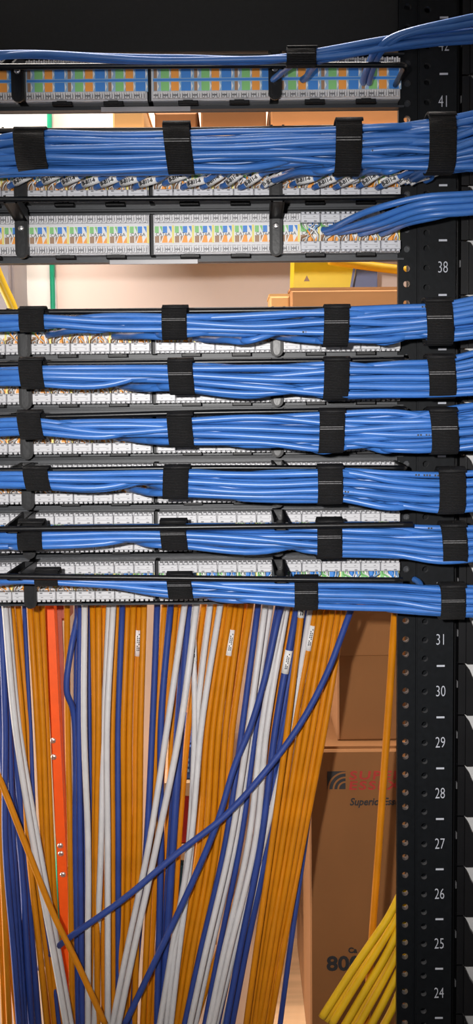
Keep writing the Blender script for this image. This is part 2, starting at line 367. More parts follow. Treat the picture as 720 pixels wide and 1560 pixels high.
def wires(seed, clearend):
    """one port's stripped conductors, fanned from the jacket end to the contact rows"""
    rnd = random.Random(seed); mb = MB()
    cols = ['lgreen', 'lwhite', 'lblue', 'lcyan', 'lbrown', 'lwhite', 'lorange', 'lwhite']
    for q, k in enumerate(cols):
        up = 1 if q < 4 else -1
        x1 = (-0.42 + 0.27 * (q % 4) + rnd.uniform(-.05, .05)) * PW; x0 = rnd.uniform(-.22, .22) * PW
        pts = [(x0, -0.012 - rnd.uniform(0, .004), rnd.uniform(-.03, .03) * BH), ((x0 + x1) / 2 + rnd.uniform(-.1, .1) * PW, -0.0135, up * BH * .09), (x1, -0.0095, up * BH * .16), (x1, -0.004, up * BH * .27)]
        mb.tube(pts, 0.00085, k, 5)
        pts2 = [(p[0] + 0.0009, p[1] + 0.0004, p[2] + 0.0006 * up) for p in pts]
        if q % 2 == 0: mb.tube(pts2, 0.0006, 'lwhite', 4)
    return mb.mesh('wire_pairs', True)
BODY = block_body(False); COMB = comb(); CAPG = cap('cap'); CAPW = cap('capw'); CARD = port_card(); STRIPE = stripe_card()
WIRES = [wires(q, False) for q in range(6)]
XL = U(-182, 355, 0).x; XR = xa + 0.012
plate = MB()
plate.box(XL, XR, 0.0, 0.002, -UH / 2 + 0.0004, UH / 2 - 0.0004, 'panel')
plate.box(XL, XR - 0.008, -0.011, 0.0, UH / 2 - 0.0022, UH / 2 - 0.0006, 'panel')
plate.box(XL, XR - 0.008, -0.011, 0.0, -UH / 2 + 0.0006, -UH / 2 + 0.0022, 'panel')
PLATE = plate.mesh('panel_frame')
div = MB(); div.box(0, 0.0038, -0.016, 0, -BH / 2 - 0.001, BH / 2 + 0.001, 'blackp', 0.0006); DIV = div.mesh('divider')
lat = MB(); lat.box(-0.008, 0.008, -0.0175, -0.011, -0.0016, 0.0016, 'blackp', 0.0006); lat.box(-0.004, 0.004, -0.019, -0.0175, -0.0006, 0.0016, 'blackp'); LATCH = lat.mesh('latch')
strip = MB(); strip.box(0, 134 * sp, -0.0125, -0.0115, -0.0019, 0.0019, 'clear', 0.0003); STRIPM = strip.mesh('label_holder')
for r, zc in enumerate(ZC):
    pan = thing('patch_bay', 'black ' + ROW[r] + (' with bare striped colour cards' if r == 0 else ' with printed wiring cards' if r == 2 else ' with white capped blocks'), 'patch panel', (0, 0, zc), 'patch panels in the rack')
    link('panel_frame', PLATE, pan)
    link('divider', DIV, pan, (XB[1] + BW + 0.0004, 0, 0))
    if r in (0, 2): link('label_holder', STRIPM, pan, (U(152, 165, FACE).x if r == 0 else U(165, 400, FACE).x, 0, -UH / 2 + 0.0008))
    for bi, x in enumerate(XB):
        bl = link('punchdown_block', BODY, pan, (x, FACE + 0.0045, 0))
        bare = r == 0 or (r == 2 and bi < 3)
        for lx in (0.3, 0.72):
            link('latch', LATCH, pan, (x + BW * lx, 0, -BH / 2 - 0.0014))
        for s in (1, -1):
            if bare or (r == 2 and bi == 3):
                c = tag(link('contact_row', COMB, bl, (0, 0, s * BH * (0.385 if r else 0.40))), kind='stuff')
        if r == 0:
            for q in range(3): link('port_card', STRIPE, bl, (0.0015 + PW * (2 * q + 1), 0.0, 0))
            continue
        for q in range(6):
            px_ = 0.0006 + PW * (q + 0.5)
            c = link('port_card', CARD, bl, (px_, -0.0004, 0))
            if r == 2: link('port_lettering', TXT_CAT, bl, (px_ - 0.0008, -0.00165, -0.0002))
            capped = not bare and not (r == 2 and bi == 3 and q == 0)
            if capped:
                g = CAPG if r in (1, 2) else CAPW
                link('wire_cap', g, bl, (px_, -0.0004, BH * 0.365)); lo = link('wire_cap', g, bl, (px_, -0.0004, -BH * 0.365)); lo.rotation_euler = (0, math.pi, 0)
                tag(link('wire_pairs', WIRES[(q * 5 + bi + r) % 6], bl, (px_, 0, 0)), kind='stuff')

# a blank filler panel above the topmost patch panel
bz = ZC[0] + UH * 1.02
bp_ = thing('blanking_plate', 'plain black filler panel above the topmost patch panel', 'panel', (0, 0, bz))
mb = MB(); mb.box(XL, XR, 0.0, 0.002, -UH / 2 + 0.0004, UH * 1.5, 'black'); link('plate', mb.mesh('plate'), bp_)
mb = MB(); mb.box(XL, XR - .008, -0.012, 0.0, -UH / 2 + 0.0006, -UH / 2 + 0.0024, 'black'); mb.box(XL, XR - .008, -0.012, 0, UH * 1.5 - 0.002, UH * 1.5, 'black'); link('folded_lip', mb.mesh('folded_lip'), bp_)

# ------------------------------------------------------------------ cable support bars
BARY = {0: -0.085, 1: -0.085, 2: -0.085, 3: -0.085, 4: -0.085, 5: -0.085, 6: -0.085, 7: -0.112, 8: -0.112}
BARS = [ # pixel height at x = -60, 100, 300, 480, end; end x
 ((102, 101, 100, 99, 99), 612), ((200, 199, 198, 195, 193), 612), ((304, 303, 302, 301, 300), 612), ((476, 475, 474, 472, 470), 612), ((556, 554, 552, 550, 548), 612),
 ((637, 634, 629, 626, 624), 612), ((717, 716, 713, 713, 713), 612), ((807, 805, 803, 801, 799), 628), ((877, 879, 881, 883, 884), 613)]
def smooth(pts, n):
    out = []
    P = [Vector(p) for p in pts]
    for a in range(len(P) - 1):
        p0, p1, p2, p3 = P[max(a - 1, 0)], P[a], P[a + 1], P[min(a + 2, len(P) - 1)]
        for q in range(n):
            t = q / n
            out.append(0.5 * ((2 * p1) + (p2 - p0) * t + (2 * p0 - 5 * p1 + 4 * p2 - p3) * t * t + (3 * p1 - p0 - 3 * p2 + p3) * t ** 3))
    out.append(P[-1]); return out
BRX = [U(33, 355, FACE - 0.012).x, U(420, 355, FACE - 0.012).x]
def bracket(zc, zbar, ybar, x, xbar):
    """plate against the blocks with a rounded foot, and an arm that reaches out to the bar"""
    mb = MB(); hw = 0.0052; top = BH / 2 + 0.003; bot = -BH / 2 - 0.004
    out = [(hw, top), (-hw, top), (-hw, bot + hw)] + [(hw * math.cos(a), bot + hw + hw * math.sin(a)) for a in [math.pi + math.pi * q / 8 for q in range(1, 8)]] + [(hw, bot + hw)]
    mb.prism([(x + p[0], zc + p[1]) for p in out], -0.036, -0.033, 'blackp')
    mb.box(x - hw * 0.7, x + hw * 0.7, -0.033, 0.0, zc + bot + 0.004, zc + top - 0.002, 'blackp')
    mb.prism([(x + p[0] * 0.55, zc + p[1] * 0.93) for p in out], -0.0368, -0.036, 'black')
    t0, t1 = zc + top, zc + top - 0.010
    zb = zbar
    a = 0.0030
    for dx in (-hw + 0.0008, hw - 0.0008):
        mb.hexa([(x + dx - 0.0009, -0.033, t1), (x + dx + 0.0009, -0.033, t1), (x + dx + 0.0009, -0.033, t0), (x + dx - 0.0009, -0.033, t0),
                 (xbar + dx - 0.0009, ybar, zb - a), (xbar + dx + 0.0009, ybar, zb - a), (xbar + dx + 0.0009, ybar, zb + a), (xbar + dx - 0.0009, ybar, zb + a)], 'blackp')
    mb.hexa([(x - hw, -0.033, t1), (x + hw, -0.033, t1), (x + hw, -0.033, t1 + 0.0018), (x - hw, -0.033, t1 + 0.0018),
             (xbar - hw, ybar, zb - a), (xbar + hw, ybar, zb - a), (xbar + hw, ybar, zb - a + 0.0018), (xbar - hw, ybar, zb - a + 0.0018)], 'blackp')
    return mb
for r, (ys, xe) in enumerate(BARS):
    yb = BARY[r]
    pts = [U(x, y, yb) for x, y in zip((-60, 100, 300, 480, xe), ys)]
    pts = [pts[0] + (pts[0] - pts[1]) * 0.62] + pts; a0 = pts[0]
    pts = [Vector((a0.x - 0.002, -0.002, a0.z)), Vector((a0.x - 0.002, yb + 0.008, a0.z))] + pts
    root = thing('cable_support_bar', 'slim black cable support bar on the ' + ROW[r].split(',')[0], 'support bar', (pts[5].x, yb, pts[5].z), 'cable support bars')
    path = smooth(pts, 6); e = path[-1]
    if r < 7: path += [e + Vector((0.002, 0.002, 0)), e + Vector((0.003, 0.008, 0)), Vector((e.x + 0.003, POST_Y - 0.002, e.z))]
    mb = MB(); mb.tube(path, 0.0023, 'black', 8); o = link('bar', mb.mesh('bar', True), root, tuple(-root.location))
    for bx in BRX:
        tgt = min(path, key=lambda p: abs(p.x - bx)); br = link('bracket', bracket(ZC[r], tgt.z, yb, bx, bx).mesh('bracket'), root, tuple(-root.location))
        link('screw', SCREW, br, (bx, -0.0366, ZC[r] + 0.004))

# ------------------------------------------------------------------ blue cable bundles
RC = 0.00262
STX = [-130, 50, 160, 270, 390, 508, 600, 672, 760, 860]
BUND = [  # name, centre depth, panel row, (top, bottom) at each station
 ('thin bundle along the topmost panel', -0.096, 0, [(74, 91), (76, 91), (81, 94), (86, 97), (86, 98), (70, 92), (56, 78), (48, 70), (38, 62), (28, 52)]),
 ('thick bundle above the wall gap', -0.103, 1, [(200, 266), (200, 266), (200, 266), (199, 263), (197, 260), (193, 262), (189, 262), (178, 262), (163, 259), (150, 256)]),
 None,
 ('bundle directly below the wall gap', -0.102, 3, [(480, 504), (477, 503), (478, 508), (477, 515), (476, 523), (470, 525), (463, 523), (459, 524), (443, 513), (425, 500)]),
 ('second bundle below the wall gap', -0.102, 4, [(560, 589), (556, 589), (557, 591), (555, 598), (555, 607), (550, 607), (548, 606), (545, 604), (525, 600), (505, 590)]),
 ('third bundle below the wall gap', -0.102, 5, [(637, 664), (635, 666), (638, 671), (635, 677), (632, 683), (627, 689), (623, 691), (620, 690), (608, 684), (592, 674)]),
 ('third bundle up from hanging cables', -0.102, 6, [(720, 750), (716, 746), (717, 749), (716, 756), (716, 766), (713, 766), (715, 777), (718, 781), (716, 775), (710, 770)]),
 ('second bundle up from hanging cables', -0.090, 7, [(808, 837), (800, 837), (797, 833), (797, 837), (799, 845), (797, 849), (799, 853), (799, 857), (796, 850), (790, 846)]),
 ('lowest bundle above the hanging cables', -0.090, 8, [(872, 890), (875, 890), (880, 897), (883, 911), (884, 920), (884, 928), (888, 936), (892, 941), (892, 941), (890, 940)]),
]
def hexpack(n, asp):
    """n points packed in a disc whose box is asp times as tall as wide, scaled to the unit disc"""
    if n == 1: return [(0, 0)]
    best = None
    for q in range(40):
        d = 1.9 / math.sqrt(n) * (0.75 + q * 0.015); pts = []
        k = int(2 / d) + 2
        for row in range(-k, k + 1):
            for c in range(-k, k + 1):
                v = row * d * 0.866; u_ = (c + (0.5 if row % 2 else 0.25)) * d
                if u_ * u_ + v * v <= 1.0: pts.append((v, u_))   # (depth, height)
        if len(pts) >= n and (best is None or len(pts) <= len(best)): best = pts
    best.sort(key=lambda p: p[0] ** 2 + p[1] ** 2); best = best[:n]
    m0 = max(abs(p[0]) for p in best) or 1; lo = min(p[1] for p in best); hi = max(p[1] for p in best)
    return [(p[0] / max(m0, .5), (p[1] - (lo + hi) / 2) / max((hi - lo) / 2, .3)) for p in best]
def cubic(xs, vs, x):
    n = len(xs)
    for a in range(n - 1):
        if x <= xs[a + 1] or a == n - 2:
            h = xs[a + 1] - xs[a]; t = (x - xs[a]) / h
            m = lambda i: (vs[min(i + 1, n - 1)] - vs[max(i - 1, 0)]) / (xs[min(i + 1, n - 1)] - xs[max(i - 1, 0)])
            t2, t3 = t * t, t ** 3
            return (2 * t3 - 3 * t2 + 1) * vs[a] + (t3 - 2 * t2 + t) * h * m(a) + (-2 * t3 + 3 * t2) * vs[a + 1] + (t3 - t2) * h * m(a + 1)
flag = MB(); flag.tube([(-0.0062, 0, 0), (0.0062, 0, 0)], 0.0031, 'lwhite', 10); FLAG = flag.mesh('printed_label', True)
mk = MB()
for q in range(9):
    if q not in (2, 6): mk.box(q * 0.0021, q * 0.0021 + 0.0013, -0.00008, 0.0, -0.0007, 0.0007, 'ink')
MARK = mk.mesh('jacket_print')
all_blue = []
for bi, B in enumerate(BUND):
    if B is None: continue
    bname, by, row, st = B; rnd = random.Random(bi * 13 + 5)
    sc = PXS(by - 0.01)
    H = [(b_ - t) * sc / 2 for t, b_ in st]; D = [max(h * 0.80, RC * 1.8) for h in H]
    cap_n = [max(5, round((0.86 if h > .011 else 1.05) * max(h - RC * .1, RC) * d / RC ** 2)) for h, d in zip(H, D)]
    if bi == 0: cap_n = [3, 3, 3, 3, 3, 5, 5, 5, 5, 5]
    N = cap_n[7]
    for q in range(len(cap_n)):
        if q >= 7: cap_n[q] = N
    for q in range(6, -1, -1): cap_n[q] = min(cap_n[q], cap_n[q + 1])
    # slots, matched from the post end towards the far end
    slots = {}; alive = list(range(N)); cur = None; start = {}
    for s in range(len(STX) - 1, -1, -1):
        n = cap_n[s]; pk = hexpack(n, 1)
        if cur is None:
            for i, p in zip(alive, pk): slots[(i, s)] = p
        else:
            if n < len(alive):
                # those that leave for the panel are the lowest / rearmost
                alive.sort(key=lambda i: slots[(i, s + 1)][1] - 0.6 * slots[(i, s + 1)][0] + rnd.uniform(-.2, .2))
                gone = alive[:len(alive) - n]; alive = alive[len(alive) - n:]
                for g_i, g in enumerate(gone):
                    f = (g_i + 0.5) / len(gone); start[g] = STX[s] + (STX[s + 1] - STX[s]) * (0.05 + 0.75 * f)
            free = list(pk); order = sorted(alive, key=lambda i: slots[(i, s + 1)][0])
            for i in order:
                q0 = slots[(i, s + 1)]
                j = min(free, key=lambda p: (p[0] - q0[0]) ** 2 + (p[1] - q0[1]) ** 2 + rnd.uniform(0, .28)); free.remove(j); slots[(i, s)] = j
        cur = s
    cz = [U(x, (t + b_) / 2, by) for x, (t, b_) in zip(STX, st)]
    for i in range(N):
        ss = [s for s in range(len(STX)) if (i, s) in slots]
        xs = [STX[s] for s in ss]
        def pos(s):
            v, u_ = slots[(i, s)]; c = cz[s]
            return Vector((c.x, c.y + v * max(D[s] - RC, 0.001), c.z + u_ * max(H[s] - RC, 0.001)))
        P3 = [pos(s) for s in ss]; X3 = [p.x for p in P3]
        pts = []
        wob = rnd.uniform(0, 6.28)
        x = X3[0]; 
        if i not in start:                      # first ports, at the far end of the panel
            start[i] = -148 + 110 * rnd.random(); P3 = P3[1:]
        if i in start:
            xs_w = U(start[i], 600, -0.03).x; zb = ZC[row] + rnd.uniform(-.16, .12) * BH
            c0 = P3[0]; gap = c0.x - xs_w
            lead = [Vector((xs_w, -0.034, zb)), Vector((xs_w + 0.003, -0.045, zb + (c0.z - zb) * .12)), Vector((xs_w + gap * .22, -0.062, zb + (c0.z - zb) * .5)), Vector((xs_w + gap * .5, c0.y * .45 - 0.045, zb + (c0.z - zb) * .86))]
        else: lead = []
        n = 8
        main = []
        for a in range(len(P3)):
            main.append(P3[a])
            if a < len(P3) - 1:
                mid = (P3[a] + P3[a + 1]) / 2
        path = smooth(lead + main, 7)
        out = []
        for q, p in enumerate(path):
            out.append(p + Vector((0, 0.0006 * math.sin(p.x * 55 + wob), 0.0007 * math.sin(p.x * 41 + wob * 2))) * (1 if q > 10 else 0))
        mb = MB(); root_p = out[0]
        mb.tube([p - root_p for p in out], RC, 'blue', 8)
        o = link('network_cable', mb.mesh('network_cable', True), None, root_p)
        all_blue.append((o, bi, i, slots[(i, 7)], bname, out))
        if bi == 1 and i in start and start[i] > 0:
            d = (out[2] - out[0]).normalized()
            f = link('printed_label', FLAG, o, (out[1] - out[0]) * 1.0); f.rotation_euler = (0, -rnd.uniform(0.25, 0.6), 0)
            f.location = (0.004, -0.012, 0.002 + rnd.uniform(-.002, .002)); f['label'] = 'white printed cable marker'
            link('marker_lettering', TXT_FLAG, f, (0, -0.0032, 0))
        if i % 3 == 0 and slots[(i, 7)][0] < 0.1:
            q = rnd.randrange(len(out) // 2, len(out) - 16); p = out[q]; m_ = link('jacket_print', MARK, o, p - root_p + Vector((0, -RC - 0.00004, 0)))
            m_.rotation_euler = (0, -math.atan2(out[q + 2].z - p.z, out[q + 2].x - p.x), 0)
    mine = [c for c in all_blue if c[1] == bi]
    for part, key in (('front', lambda v: v <= 0.05), ('rear', lambda v: v > 0.05)):
        sel = sorted([c for c in mine if key(c[3][0])], key=lambda c: -c[3][1] - c[3][0] * 1e-3)
        for k, c in enumerate(sel):
            tag(c[0], f'blue cable, {nth(k + 1)} from top at {part} of {bname}', 'cable', 'blue cables of the ' + bname.split(',')[0])

# loose strands that leave the third panel and rise past the post; two that drop into the topmost panel
def strand(name, label, cat, pix, r, key, group=None, n=8, sides=8):
    pts = smooth([U(*p) for p in pix], n); o_ = pts[0]; mb = MB(); mb.tube([p - o_ for p in pts], r, key, sides)
    o = link(name, mb.mesh(name, True), None, o_); tag(o, label, cat, group); return o, pts
LOOSE = [[(492, 350, -0.036), (505, 348, -0.045), (560, 322, -0.085), (640, 301, -0.098), (720, 295, -0.10), (840, 285, -0.10)],
         [(496, 354, -0.034), (512, 352, -0.045), (570, 334, -0.080), (640, 311, -0.102), (720, 304, -0.104), (840, 292, -0.10)],
         [(515, 354, -0.034), (540, 350, -0.05), (580, 341, -0.080), (640, 321, -0.104), (720, 314, -0.104), (840, 300, -0.10)],
         [(548, 356, -0.034), (565, 352, -0.05), (600, 341, -0.080), (650, 328, -0.102), (720, 323, -0.104), (840, 309, -0.10)],
         [(530, 352, -0.032), (550, 347, -0.045), (590, 332, -0.075), (650, 313, -0.094), (720, 308, -0.094), (840, 296, -0.09)],
         [(580, 356, -0.034), (592, 352, -0.05), (620, 340, -0.085), (660, 331, -0.098), (720, 318, -0.098), (840, 303, -0.095)]]
for k, p in enumerate(LOOSE):
    strand('network_cable', f'loose blue network cable rising from the third patch panel, {nth(k + 1)} of six to leave', 'cable', p, RC, 'blue', 'loose blue cables above the wall gap')
for k, dx in enumerate((0, 9)):
    strand('network_cable', f'blue network cable dropping onto the topmost panel beside the post, {("nearer the strap", "nearer the post")[k]}', 'cable',
           [(553 + dx, 126, -0.034), (554 + dx, 118, -0.05), (562 + dx, 96, -0.075), (575 + dx, 74, -0.096), (610 + dx, 52, -0.104), (700, 30 + dx, -0.104), (800, 10 + dx, -0.1)], RC, 'blue', 'blue cables dropping onto the topmost panel')

# cables that climb from the second panel into the thick bundle, each with a printed marker near its end
FL = [(14, 284, 28), (58, 282, 27), (88, 284, 24), (118, 286, 20), (146, 286, 22), (176, 284, 16), (205, 286, 18), (250, 280, 22), (278, 286, 16), (308, 285, 33), (338, 284, 38), (366, 286, 35), (400, 284, 30), (444, 282, 14), (478, 286, 24), (510, 286, 30), (545, 284, 34), (575, 286, 28)]
for k, (px, py, an) in enumerate(FL):
    a = math.radians(an); L_ = 30
    o, pts = strand('network_cable', f'blue cable with printed marker at the second panel, {nth(len(FL) - k)} counted from the rack post', 'cable',
        [(px, py, -.034), (px + 8, py - 4, -.046), (px + 8 + L_ * math.cos(a), py - 4 - L_ * math.sin(a), -.058), (px + 70, py - 32, -.078), (px + 150, py - 52, -.088), (px + 240, py - 55, -.09)], RC * .9, 'blue', 'blue cables with printed markers at the second panel')
    p0, p1 = U(px + 9, py - 5, -.049) - pts[0], U(px + 9 + 25 * math.cos(a), py - 5 - 25 * math.sin(a), -.058) - pts[0]
    mb = MB(); mb.tube([p0, (p0 + p1) / 2, p1], .0030, 'lwhite', 10); lb = link('printed_label', mb.mesh('printed_label', True), o); lb['label'] = 'white printed cable marker'
    X = (p1 - p0).normalized(); Y = Vector((0, 1, 0)); Y = (Y - X * Y.dot(X)).normalized(); Z = X.cross(Y)
    t = link('marker_lettering', TXT_FLAG, lb, (p0 + p1) / 2 - Y * .00312); t.rotation_euler = Matrix((X, Y, Z)).transposed().to_euler()

# ------------------------------------------------------------------ hook-and-loop straps
def strap(cx, top, bot, wpx, bi, slant, k, label, tail):
    by = BUND[bi][1]; st = BUND[bi][3]
    c = U(cx, (top + bot) / 2, by); sc = PXS(by - 0.015); h = (bot - top) * sc / 2; wd = wpx * sc / 2
    hb = cubic(STX, [(b_ - t) for t, b_ in st], cx) * sc / 2; d = max(max(hb * 0.80, RC * 1.8) + 0.0034, 0.0078)
    root = thing('cable_strap', label, 'cable strap', c, 'black straps round the cable bundles')
    NS = 28; th = 0.0011
    def ring(mb, hh, dd, w0, w1, a0, a1, key, th, n):
        vi = len(mb.v); i = mb.mi(key)
        for q in range(n + 1):
            a = a0 + (a1 - a0) * q / n; ca, sa = math.cos(a), math.sin(a)
            ex = 0.75; px_ = math.copysign(abs(ca) ** ex, ca); pz_ = math.copysign(abs(sa) ** ex, sa)
            for (ww, off) in ((w0, 0), (w1, 0), (w1, th), (w0, th)):
                mb.v.append((ww + slant * sc * pz_, -(dd + off) * px_, (hh + off) * pz_))
        for q in range(n):
            for e in range(4):
                f = (e + 1) % 4
                mb.f.append((vi + q * 4 + e, vi + q * 4 + f, vi + q * 4 + 4 + f, vi + q * 4 + 4 + e)); mb.m.append(i)
        mb.f.append((vi, vi + 3, vi + 2, vi + 1)); mb.m.append(i); mb.f.append(tuple(vi + n * 4 + e for e in range(4))); mb.m.append(i)
    mb = MB(); ring(mb, h - th, d, -wd, wd, -math.pi, math.pi, 'strap', th, NS); link('band', mb.mesh('band', True), root)
    mb = MB(); ring(mb, h + 0.0001, d + th, -wd * 0.95, wd * 1.12, 0.9, 2.9, 'hook', 0.0012, 10); link('overlap_tail', mb.mesh('overlap_tail', True), root)
    if tail:
        for q in (0.0, 0.0016):
            mb = MB(); ring(mb, h + 0.0001, d + 0.00005, -wd * 0.96, wd * 0.9, 0.05 + q * 40, 0.05 + q * 40 + 0.022, 'stitch', 0.0012, 2); link('stitch_line', mb.mesh('stitch_line'), root)
POS = ['first', 'second', 'third', 'fourth']
STR = {0: [(458, 74, 102, 44, 0, 1)],
 1: [(50, 198, 264, 46, -3, 0), (272, 189, 264, 40, -4, 1), (528, 184, 267, 39, 1, 1), (668, 176, 265, 40, 0, 0)],
 3: [(50, 469, 506, 38, 0, 0), (266, 467, 518, 38, 0, 1), (510, 466, 529, 38, 1, 1), (665, 456, 527, 40, -2, 1)],
 4: [(50, 546, 593, 36, -2, 0), (276, 547, 602, 38, -2, 1), (510, 545, 610, 38, 1, 0), (669, 541, 608, 41, -2, 1)],
 5: [(48, 626, 670, 36, -3, 0), (275, 629, 682, 38, -2, 0), (503, 623, 691, 38, 1, 1), (672, 621, 693, 41, -2, 1)],
 6: [(58, 711, 748, 38, -3, 0), (268, 709, 761, 39, 1, 0), (501, 708, 769, 38, 0, 1), (684, 712, 784, 40, 0, 0)],
 7: [(48, 792, 839, 38, 0, 0), (265, 791, 839, 40, -2, 1), (500, 789, 852, 38, 0, 1), (688, 795, 860, 38, -2, 1)],
 8: [(72, 866, 893, 36, 0, 0), (274, 872, 913, 38, -2, 1), (465, 877, 930, 36, 0, 1), (686, 888, 944, 38, 0, 1)]}
for bi, L in STR.items():
    for k, (cx, t, b_, wp, sl, tl) in enumerate(L):
        n = len(L) - k
        where = ('over the rack post' if n == 1 else f'{nth(n)} from the rack post') if len(L) > 1 else 'halfway along'
        strap(cx, t, b_, wp, bi, sl, k, f'black strap {where}, on the {BUND[bi][0]}', tl)

# ------------------------------------------------------------------ hanging patch cables below the lowest panel
RP = 0.0029
HY = (930, 1105, 1285, 1464)
HANG = [  # colour, depth, x at those heights (centre), radius factor
 ('shaded_blue', .060, (1, 8, 8, 22), 1), ('shaded_blue', .070, (6, 14, 20, 32), 1), ('shaded_blue', .080, (-6, 3, 30, 42), 1.1), ('shaded_blue', .085, (10, 20, 36, 51), 1.1), ('shaded_blue', .066, (-10, 0, 14, 27), 1.1), ('shaded_blue', .09, (2, 12, 25, 37), 1.1),
 ('orange', .095, (-18, -8, 2, 10), 1), ('orange', .10, (-25, -14, -5, 3), 1), ('orange', .11, (-3, -2, -1, 17), 1),
 ('white', .055, (8, 23, 51, 84), 1.05), ('white', .062, (12, 28, 58, 91), 1.05),
 ('orange', .075, (18, 34, 43, 62), 1), ('orange', .085, (28, 42, 50, 72), 1), ('shaded_blue', .080, (37, 46, 55, 78), 0.7), ('orange', .09, (46, 57, 66, 80), 1), ('orange', .085, (55, 65, 72, 80), 1), ('orange', .09, (64, 71, 78, 88), 1), ('orange', .10, (50, 61, 70, 73), 1),('orange', .11, (60, 69, 78, 88), 1),
 ('orange', .090, (102, 103, 107, 109), 1), ('shaded_blue', .085, (120, 114, 115, 118), 1), ('shaded_blue', .075, (122, 120, 122, 124), 1), ('shaded_blue', .09, (118, 117, 127, 129), 1),
 ('white', .065, (129, 128, 134, 134), 1), ('shaded_blue', .085, (135, 136, 139, 139), .8),
 ('orange', .080, (141, 144, 144, 141), 1), ('orange', .075, (150, 150, 147, 148), 1), ('orange', .085, (158, 154, 154, 157), .9), ('white', .068, (166, 158, 154, 147), 1), ('white', .062, (172, 163, 164, 164), 1),
 ('orange', .075, (179, 171, 172, 173), 1), ('shaded_blue', .07, (186, 180, 180, 180), .95),
 ('orange', .08, (194, 188, 187, 183), 1), ('orange', .075, (203, 197, 196, 192), 1), ('orange', .08, (212, 207, 205, 200), 1), ('orange', .075, (219, 214, 212, 207), 1), ('orange', .09, (198, 193, 191, 188), 1),
 ('shaded_blue', .07, (239, 232, 223, 208), 1), ('orange', .085, (250, 239, 231, 222), 1), ('shaded_blue', .075, (259, 245, 245, 241), 1.05), ('orange', .085, (267, 252, 240, 230), .9), ('orange', .095, (272, 262, 252, 238), .8),
 ('white', .06, (280, 255, 227, 190), 1), ('shaded_blue', .075, (287, 275, 263, 252), 1.3), ('white', .055, (298, 275, 239, 200), 1.05), ('shaded_blue', .08, (283, 270, 259, 247), 1), ('orange', .09, (309, 287, 272, 262), 1),
 ('white', .075, (293, 296, 287, 264), .9), ('white', .07, (319, 299, 292, 271), .95), ('white', .065, (334, 307, 290, 259), 1), ('orange', .085, (326, 304, 296, 271), 1),
 ('orange', .08, (342, 316, 303, 275), 1), ('orange', .075, (350, 325, 312, 283), 1), ('orange', .08, (358, 334, 321, 291), 1), ('orange', .075, (366, 344, 330, 298), 1), ('orange', .08, (380, 354, 337, 303), 1.1), ('orange', .09, (354, 330, 316, 280), 1), ('orange', .09, (372, 349, 326, 295), 1),
 ('shaded_blue', .07, (392, 369, 343, 302), 1), ('white', .065, (403, 379, 351, 310), 1), ('white', .075, (411, 384, 358, 318), .9),
 ('white', .06, (430, 399, 378, 338), 1), ('white', .066, (436, 407, 388, 346), 1), ('shaded_blue', .075, (422, 391, 366, 330), .9), ('orange', .08, (437, 413, 392, 340), 1), ('orange', .085, (443, 420, 385, 327), .9),
 ('shaded_blue', .065, (451, 420, 397, 362), 1.1), ('shaded_blue', .075, (460, 428, 407, 371), 1.15), ('shaded_blue', .08, (469, 432, 393, 352), 1), ('white', .07, (472, 442, 401, 353), .95), ('white', .075, (476, 446, 406, 363), .9),
 ('orange', .06, (459, 438, 414, 388), 1), ('orange', .07, (480, 448, 422, 395), 1), ('orange', .065, (488, 459, 430, 402), 1), ('orange', .07, (497, 468, 438, 408), 1), ('orange', .065, (506, 477, 446, 415), 1), ('orange', .07, (515, 486, 454, 421), 1), ('orange', .075, (523, 495, 461, 428), 1), ('orange', .085, (492, 464, 434, 405), 1), ('orange', .085, (510, 481, 450, 418), 1),
 ('shaded_blue', .09, (512, 488, 464, 439), .9),
]
cnt = {}
order = sorted(range(len(HANG)), key=lambda i: -HANG[i][2][0]); rank = {}
for i in order:
    c = HANG[i][0]; cnt[c] = cnt.get(c, 0) + 1; rank[i] = cnt[c]
lab = MB(); lab.tube([(0, 0, -0.5), (0, 0, 0.5)], 1.0, 'lwhite', 10)
def wrap_label(o, pts, y0, y1, r):
    """a white printed marker wrapped round the strand between two pixel heights"""
    sel = [p for p in pts if U(0, y1, p.y).z - 0.002 <= p.z <= U(0, y0, p.y).z + 0.002]
    if len(sel) < 2: return
    base = pts[0]; mb = MB(); mb.tube([sel[0] - base, sel[len(sel) // 2] - base, sel[-1] - base], r, 'lwhite', 10); lb = link('printed_label', mb.mesh('printed_label', True), o); lb['label'] = 'white printed cable marker'
    mb = MB(); a, c = sel[0] - base, sel[-1] - base
    for line, off in enumerate((-0.0011, 0.0004)):
        for q in range(9):
            if (q * 7 + line * 3) % 5 == 0: continue
            p = a.lerp(c, 0.16 + q * 0.075); mb.box(p.x + off, p.x + off + 0.0009, p.y - r - 0.0001, p.y - r + 0.0006, p.z - 0.0006, p.z + 0.0006, 'ink')
    link('marker_print', mb.mesh('marker_print'), lb)
CN = {'shaded_blue': 'dark blue', 'orange': 'orange', 'white': 'white'}
